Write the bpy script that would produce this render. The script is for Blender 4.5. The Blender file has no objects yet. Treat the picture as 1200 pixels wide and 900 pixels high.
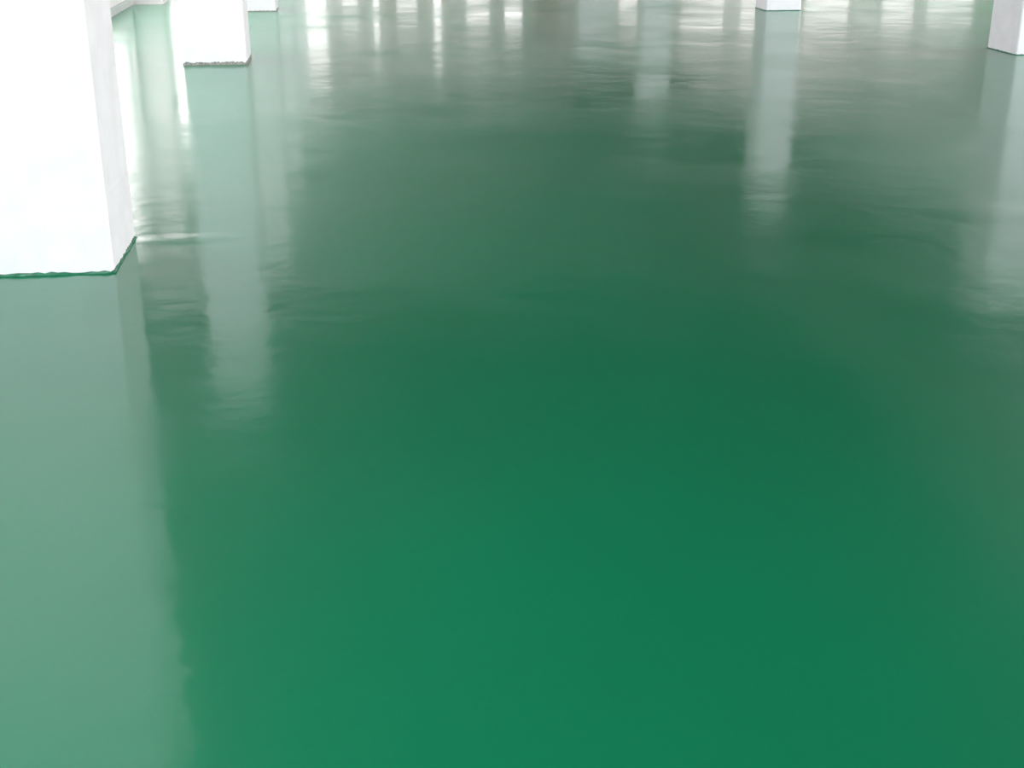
import bpy, bmesh, math, random
random.seed(4)
S = bpy.context.scene
C = S.collection
S.view_settings.view_transform = 'Standard'
S.view_settings.look = 'None'
S.view_settings.exposure = 0.0

F, H, P, YAW = 1530.0, 1.55, math.radians(21.1), math.radians(6.7)
CEIL = 3.3
BACK = 30.0
FRONT = -14.0
LEFT = -2.93
RIGHT = 15.0

# ---------------------------------------------------------------- materials
def new_mat(name):
    m = bpy.data.materials.new(name); m.use_nodes = True
    nt = m.node_tree
    return m, nt, nt.nodes['Principled BSDF']

def noise(nt, scale, detail=3, rough=0.5, stretch=(1, 1, 1), rot=(0.3, 0.4, 0.5)):
    tc = nt.nodes.new('ShaderNodeTexCoord')
    mp = nt.nodes.new('ShaderNodeMapping')
    mp.inputs['Scale'].default_value = stretch
    mp.inputs['Rotation'].default_value = rot
    n = nt.nodes.new('ShaderNodeTexNoise')
    n.inputs['Scale'].default_value = scale
    n.inputs['Detail'].default_value = detail
    n.inputs['Roughness'].default_value = rough
    nt.links.new(tc.outputs['Object'], mp.inputs['Vector'])
    nt.links.new(mp.outputs['Vector'], n.inputs['Vector'])
    return n

def ramp(nt, src, stops):
    r = nt.nodes.new('ShaderNodeValToRGB')
    el = r.color_ramp.elements
    el[0].position, el[0].color = stops[0][0], (*stops[0][1], 1)
    el[1].position, el[1].color = stops[-1][0], (*stops[-1][1], 1)
    for p, c in stops[1:-1]:
        e = el.new(p); e.color = (*c, 1)
    nt.links.new(src, r.inputs['Fac'])
    return r

def bump(nt, src, dist, prev=None, strength=1.0):
    b = nt.nodes.new('ShaderNodeBump')
    b.inputs['Distance'].default_value = dist
    b.inputs['Strength'].default_value = strength
    nt.links.new(src, b.inputs['Height'])
    if prev: nt.links.new(prev.outputs['Normal'], b.inputs['Normal'])
    return b

def paint_mat(name, col, var=0.06, scale=3.0, rough=0.6, bscale=40, bdist=0.001):
    m, nt, bs = new_mat(name)
    n = noise(nt, scale, 4)
    lo = tuple(max(0, c*(1-var)) for c in col); hi = tuple(min(1, c*(1+var)) for c in col)
    r = ramp(nt, n.outputs['Fac'], [(0.3, lo), (0.7, hi)])
    nt.links.new(r.outputs['Color'], bs.inputs['Base Color'])
    bs.inputs['Roughness'].default_value = rough
    nb = noise(nt, bscale, 4)
    b = bump(nt, nb.outputs['Fac'], bdist)
    nt.links.new(b.outputs['Normal'], bs.inputs['Normal'])
    return m

def floor_mat():
    # poured epoxy: a clear gloss lobe plus a wider haze lobe over the same green
    m, nt, bs = new_mat('green_epoxy')
    hz = nt.nodes.new('ShaderNodeBsdfPrincipled')
    n = noise(nt, 0.5, 3)
    r = ramp(nt, n.outputs['Fac'], [(0.3, (0.001, 0.242, 0.103)), (0.7, (0.002, 0.268, 0.118))])
    nr = noise(nt, 0.9, 6, 0.6)
    rr = ramp(nt, nr.outputs['Fac'], [(0.35, (0.08,)*3), (0.7, (0.22,)*3)])
    nt.links.new(rr.outputs['Color'], bs.inputs['Roughness'])
    hz.inputs['Roughness'].default_value = 0.34
    a = noise(nt, 0.9, 2); b = bump(nt, a.outputs['Fac'], 0.006)
    c = noise(nt, 4.0, 2); b = bump(nt, c.outputs['Fac'], 0.0017, b)
    e = noise(nt, 9, 2);  b = bump(nt, e.outputs['Fac'], 0.0007, b)
    e2 = noise(nt, 24, 2);  b = bump(nt, e2.outputs['Fac'], 0.00024, b)
    # soft swellings left in the coating (centre, half sizes, turn, height)
    for u, v, rx, ry, rot, h in ((-0.80, 6.02, 0.36, 0.14, 0.05, 0.0028), (3.14, 6.06, 0.60, 0.34, -0.5, 0.0030)):
        tc = nt.nodes.new('ShaderNodeTexCoord'); mp = nt.nodes.new('ShaderNodeMapping'); mp.vector_type = 'TEXTURE'
        mp.inputs['Location'].default_value = (u, v, 0); mp.inputs['Rotation'].default_value = (0, 0, rot)
        mp.inputs['Scale'].default_value = (rx, ry, 1)
        g = nt.nodes.new('ShaderNodeTexGradient'); g.gradient_type = 'SPHERICAL'
        sm = nt.nodes.new('ShaderNodeMapRange'); sm.interpolation_type = 'SMOOTHERSTEP'
        nt.links.new(tc.outputs['Object'], mp.inputs['Vector']); nt.links.new(mp.outputs['Vector'], g.inputs['Vector'])
        nt.links.new(g.outputs['Fac'], sm.inputs['Value'])
        b = bump(nt, sm.outputs['Result'], h, b)
    d = noise(nt, 90, 2);  b = bump(nt, d.outputs['Fac'], 0.00004, b)
    for s in (bs, hz):
        s.inputs['IOR'].default_value = 1.8
        nt.links.new(r.outputs['Color'], s.inputs['Base Color'])
        nt.links.new(b.outputs['Normal'], s.inputs['Normal'])
    mx = nt.nodes.new('ShaderNodeMixShader'); mx.inputs['Fac'].default_value = 0.33
    nt.links.new(bs.outputs[0], mx.inputs[1]); nt.links.new(hz.outputs[0], mx.inputs[2])
    nt.links.new(mx.outputs[0], nt.nodes['Material Output'].inputs['Surface'])
    return m

def panel_mat():
    # cream, pinkish and grey uprights of uneven width along the far wall
    m, nt, bs = new_mat('far_wall_panels')
    n = noise(nt, 1.6, 2, 0.6, (1.0, 1.0, 0.12), (0, 0, 0))
    r = ramp(nt, n.outputs['Fac'], [(0.32, (0.70, 0.58, 0.57)), (0.42, (0.93, 0.81, 0.79)),
                                    (0.5, (0.80, 0.68, 0.67)), (0.56, (0.95, 0.87, 0.86)), (0.68, (0.86, 0.74, 0.73))])
    nt.links.new(r.outputs['Color'], bs.inputs['Base Color'])
    bs.inputs['Roughness'].default_value = 0.6
    return m

M = dict(
    floor=floor_mat(),
    white=paint_mat('white_wall_paint', (0.90, 0.83, 0.85)),
    pillar=paint_mat('white_pillar_paint', (0.86, 0.83, 0.855), 0.05, 6, 0.55, 60, 0.0012),
    ceiling=paint_mat('shaded_near_ceiling', (0.05, 0.05, 0.05), 0.2, 1.2, 0.8),
    ceiling2=paint_mat('lit_far_ceiling', (0.39, 0.36, 0.38), 0.2, 1.2, 0.8),
    beam=paint_mat('added_dark_beam', (0.13, 0.13, 0.125), 0.2, 1.2, 0.8),
    upper=paint_mat('dim_upper_wall', (0.72, 0.62, 0.64), 0.25, 1.0, 0.8),
    panels=panel_mat(),
    red=paint_mat('red_brown_door', (0.70, 0.50, 0.47), 0.1),
    frame=paint_mat('window_frame_paint', (0.7, 0.7, 0.7)),
    grey=paint_mat('grey_wall', (0.45, 0.43, 0.43), 0.15),
    edge_green=paint_mat('green_paint_edge', (0.01, 0.16, 0.075), 0.3, 40, 0.35),
    edge_brown=paint_mat('grey_brown_grout', (0.28, 0.28, 0.25), 0.4, 50, 0.8, 120, 0.003),
    kick=paint_mat('grey_baseboard', (0.6, 0.61, 0.61)),
)

# ---------------------------------------------------------------- geometry helpers
def add_box(bm, x0, x1, y0, y1, z0, z1):
    v = [bm.verts.new(p) for p in ((x0,y0,z0),(x1,y0,z0),(x1,y1,z0),(x0,y1,z0),
                                   (x0,y0,z1),(x1,y0,z1),(x1,y1,z1),(x0,y1,z1))]
    for f in ((3,2,1,0),(4,5,6,7),(0,1,5,4),(1,2,6,5),(2,3,7,6),(3,0,4,7)):
        bm.faces.new([v[i] for i in f])

def obj(name, bm, mat, parent=None):
    me = bpy.data.meshes.new(name)
    bmesh.ops.recalc_face_normals(bm, faces=bm.faces)
    bm.to_mesh(me); bm.free()
    me.materials.append(mat)
    o = bpy.data.objects.new(name, me); C.objects.link(o)
    if parent: o.parent = parent
    return o

def struct(name, bm, mat):
    o = obj(name, bm, mat)
    o['kind'] = 'structure'
    return o

def boxes(*bs):
    bm = bmesh.new()
    for b in bs: add_box(bm, *b)
    return bm

# metres along a cross wall at depth v for a direction measured on the photo (1200 px wide)
def u_at(x, v):
    k = (x-600)/F
    s, c = math.sin(YAW), math.cos(YAW)
    cp = math.cos(P)
    return (s*v + k*(cp*c*v + H*math.sin(P))) / (c - k*cp*s)

# ---------------------------------------------------------------- setting
struct('floor', boxes((LEFT-0.2, RIGHT+0.2, FRONT-1, BACK+0.2, -0.2, 0)), M['floor'])
BAY = 15.5  # shade and brightness painted into two ceiling tones, shaping the floor reflections
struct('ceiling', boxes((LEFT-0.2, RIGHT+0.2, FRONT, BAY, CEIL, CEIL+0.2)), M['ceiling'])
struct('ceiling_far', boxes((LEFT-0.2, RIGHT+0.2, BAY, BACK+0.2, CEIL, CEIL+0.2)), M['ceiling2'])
struct('trim_1', boxes((5.0, 7.0, FRONT+0.1, BACK, 2.5, CEIL)), M['beam'])  # added unseen beam, shortens the right pillars' reflections and darkens the right floor

def wall_with_openings(a0, a1, z0, z1, opens, mk):
    out = []; a = a0
    for lo, hi, zl, zh in sorted(opens):
        out.append(mk(a, lo, z0, z1))
        if zl > z0: out.append(mk(lo, hi, z0, max(z0, zl)))
        if zh < z1: out.append(mk(lo, hi, min(z1, zh), z1))
        a = hi
    out.append(mk(a, a1, z0, z1))
    return boxes(*out)

nwin = 0
def side_windows(ops, x):
    global nwin
    for a, b, c, d in ops:
        nwin += 1
        x0, x1 = x-0.03, x+0.03
        bs = [(x0, x1, a, a+0.05, c, d), (x0, x1, b-0.05, b, c, d),
              (x0, x1, a+0.05, b-0.05, c, c+0.05), (x0, x1, a+0.05, b-0.05, d-0.05, d)]
        m = (a+b)/2
        bs.append((x0+0.01, x1-0.01, m-0.025, m+0.025, c+0.05, d-0.05))
        struct('window_%d' % nwin, boxes(*bs), M['frame'])

lw = [(-5.0, -2.0, 0.4, 2.8), (-1.6, 1.4, 0.4, 2.8),  # added openings out of view, let the front left fill in
      (7.2, 9.2, 0.25, 2.7), (9.6, 11.6, 0.25, 2.7), (13.0, 15.4, 0.4, 3.0), (15.8, 18.4, 0.4, 3.0), (19.3, 22.0, 0.4, 3.0), (22.4, 25.4, 0.4, 3.0), (25.8, 29.4, 0.4, 3.0)]  # first pair also added, for the fill on the second pillar
struct('wall_left', wall_with_openings(FRONT, BACK, 0, CEIL, lw, lambda a,b,c,d: (LEFT-0.2, LEFT, a, b, c, d)), M['white'])
side_windows(lw, LEFT-0.1)
struct('baseboard_left', boxes((LEFT, LEFT+0.015, FRONT, BACK, 0, 0.1)), M['kick'])
struct('trim_2', boxes((LEFT+0.015, LEFT+0.40, 18.6, 19.1, 0, CEIL)), M['white'])

rw = [(0.8+i*3.6, 0.8+i*3.6+3.0, 0.9, 2.8) for i in range(8)]  # added openings out of view, let the right fill in
struct('wall_right', wall_with_openings(FRONT, BACK, 0, CEIL, rw, lambda a,b,c,d: (RIGHT, RIGHT+0.2, a, b, c, d)), M['grey'])
side_windows(rw, RIGHT+0.1)

slits = [(349, 380, 0.3, 2.5), (397, 418, 0.8, 1.3), (434, 443, 0.5, 1.9), (462, 488, 0.8, 1.2), (506, 517, 0.4, 2.2)]
x = 545
while x < 1160:  # added openings of random width, brighten the far floor reflections
    wd = random.uniform(20, 60)
    slits.append((x, x+wd, random.uniform(0.75, 1.1), random.uniform(1.2, 1.65)))
    x += wd + random.uniform(10, 50)
slits = [(u_at(a, BACK), u_at(b, BACK), c, d) for a, b, c, d in slits if not (b > 622 and a < 662)]
mkb = lambda a,b,c,d: (a, b, BACK, BACK+0.2, c, d)
ZS = 1.75
low = [(a,b,zl,min(zh,ZS)) for a,b,zl,zh in slits]
upp = [(a,b,ZS,zh) for a,b,zl,zh in slits if zh > ZS]
struct('wall_back', wall_with_openings(LEFT, RIGHT, 0, ZS, low, mkb), M['panels'])
struct('wall_back_upper', wall_with_openings(LEFT, RIGHT, ZS, CEIL, upp, mkb), M['upper'])
for a, b, zl, zh in slits:
    nwin += 1
    struct('window_%d' % nwin, boxes((a, a+0.02, BACK+0.05, BACK+0.1, zl, zh), (b-0.02, b, BACK+0.05, BACK+0.1, zl, zh)), M['frame'])
struct('door_1', boxes((u_at(628,BACK), u_at(656,BACK), BACK-0.05, BACK, 0, 1.6)), M['red'])

# piers that stand beyond the frame and show only as reflections in the floor
k = 3
for u, v, s, h in ((-1.53, 22.6, 0.56, CEIL), (-1.53, 27.6, 0.56, CEIL), (u_at(755, 22.5), 22.5, 0.50, 2.2), (u_at(680, 28.5), 28.5, 0.8, 2.2)):
    struct('trim_%d' % k, boxes((u, u+s, v, v+s, 0, h)), M['pillar']); k += 1

# ---------------------------------------------------------------- pillars
def ring(w, d, bev, z, jit, n=10):
    hx, hy = w/2, d/2
    pts = []
    corners = [(-hx,-hy),(hx,-hy),(hx,hy),(-hx,hy)]
    for i in range(4):
        a = corners[i]; b = corners[(i+1)%4]
        L = math.hypot(b[0]-a[0], b[1]-a[1])
        dx, dy = (b[0]-a[0])/L, (b[1]-a[1])/L
        for j in range(n+1):
            t = bev + (L-2*bev)*j/n
            nx, ny = dy, -dx
            o = random.uniform(-jit, jit)
            pts.append((a[0]+dx*t+nx*o, a[1]+dy*t+ny*o, z))
    return pts

def loft(bm, rings, cap=True):
    rs = [[bm.verts.new(p) for p in r] for r in rings]
    n = len(rs[0])
    for a, b in zip(rs, rs[1:]):
        for i in range(n):
            bm.faces.new((a[i], a[(i+1)%n], b[(i+1)%n], b[i]))
    if cap:
        bm.faces.new(rs[0][::-1]); bm.faces.new(rs[-1])

def pillar(label, u, v, w, d, edge_mat, edge_h, ragged, skirt, top):
    t = bpy.data.objects.new('support_post', None); C.objects.link(t)
    t.location = (u+w/2, v+d/2, 0)
    t['label'] = label; t['category'] = 'pillar'; t['group'] = 'white square pillars standing on the green floor'
    bm = bmesh.new()
    R = []
    for z in [0, 0.05, 0.12, 0.2, 0.28, skirt-0.004]:
        R.append(ring(w, d, 0.012, z, 0.0004))
    for z in [skirt+0.002, 0.5, 0.7, 0.9, 1.2, 1.6, 2.0, 2.4, top]:
        R.append(ring(w-0.0025, d-0.0025, 0.010, z, 0.0004))
    loft(bm, R)
    obj('shaft', bm, M['pillar'], t)
    # thin ragged band where the floor coating meets the pillar
    bm = bmesh.new()
    n = 36
    inner = ring(w-0.01, d-0.01, 0.01, 0, 0, n)
    lo = ring(w+0.014, d+0.014, 0.012, 0.0005, 0.003*ragged, n)
    hi = [(x, y, edge_h*(1+ragged*random.uniform(-0.5, 0.4))) for x, y, z in ring(w+0.006, d+0.006, 0.012, 0, 0.0005, n)]
    tp = [(x, y, hi[i][2]) for i, (x, y, z) in enumerate(inner)]
    loft(bm, [lo, hi, tp], cap=False)
    obj('base_edge', bm, edge_mat, t)
    return t

TOP = CEIL-0.012
pillar('largest white pillar in the left foreground with a green painted base edge', -2.05, 5.48, 1.0, 0.60, M['edge_green'], 0.011, 0.9, 0.33, TOP)
pillar('white square pillar with rough grey brown base just behind the large foreground pillar', -1.53, 12.21, 0.56, 0.56, M['edge_brown'], 0.026, 0.7, 0.31, TOP)
pillar('white pillar base half hidden behind the pillar with the rough grey brown base', -1.53, 17.35, 0.56, 0.56, M['edge_brown'], 0.012, 0.7, 0.3, TOP)
pillar('narrow far white pillar standing alone near the middle right of the top edge', 5.21, 16.7, 0.46, 0.46, M['edge_green'], 0.008, 0.8, 0.3, 2.495)
pillar('white pillar cut off by the right edge of the photo', 6.23, 12.04, 0.60, 0.60, M['edge_green'], 0.008, 0.8, 0.33, 2.495)

# ---------------------------------------------------------------- light
w = bpy.data.worlds.new('daylight'); S.world = w; w.use_nodes = True
bg = w.node_tree.nodes['Background']
bg.inputs['Color'].default_value = (1.0, 0.955, 0.95, 1); bg.inputs['Strength'].default_value = 2.7

def area(name, loc, rot, sx, sy, power, col):
    l = bpy.data.lights.new(name, 'AREA'); l.shape = 'RECTANGLE'; l.size = sx; l.size_y = sy
    l.energy = power; l.color = col
    o = bpy.data.objects.new(name, l); C.objects.link(o); o.location = loc; o.rotation_euler = rot
    return o
R90 = math.radians(90)
# daylight through the open side behind the camera and the far left windows
area('daylight_opening', (4.0, FRONT-0.3, 1.75), (R90, 0, 0), 11, 2.9, 3300, (0.84, 0.93, 1.0))
area('right_fill', (RIGHT+0.4, 13.0, 1.85), (R90, 0, R90), 25, 1.9, 3900, (1, 0.96, 0.97))  # added fill for the right faces of the pillars and the left wall
area('left_front_fill', (LEFT-0.4, -1.8, 1.6), (R90, 0, -R90), 6.4, 2.4, 135, (0.86, 0.93, 1.0))  # added fill for the pillars from left of the camera
area('left_near_fill', (LEFT-0.4, 9.4, 1.5), (R90, 0, -R90), 4.6, 2.4, 130, (0.88, 0.93, 1.0))  # added fill for the front of the second left pillar
area('daylight_left_far', (LEFT-0.4, 21.2, 1.7), (R90, 0, -R90), 17, 2.6, 460, (1.0, 0.93, 0.98))
# added fill lamp above the camera, brightens the foreground floor
area('overhead_fill', (-0.3, 2.0, CEIL-0.03), (0, 0, 0), 3.6, 3.2, 40, (1.0, 1.0, 1.0))

# ---------------------------------------------------------------- camera
cd = bpy.data.cameras.new('camera'); cam = bpy.data.objects.new('camera', cd); C.objects.link(cam)
cd.sensor_width = 36; cd.lens = F/1200*36
cam.location = (0, 0, H); cam.rotation_euler = (math.radians(90)-P, 0, -YAW)
S.camera = cam
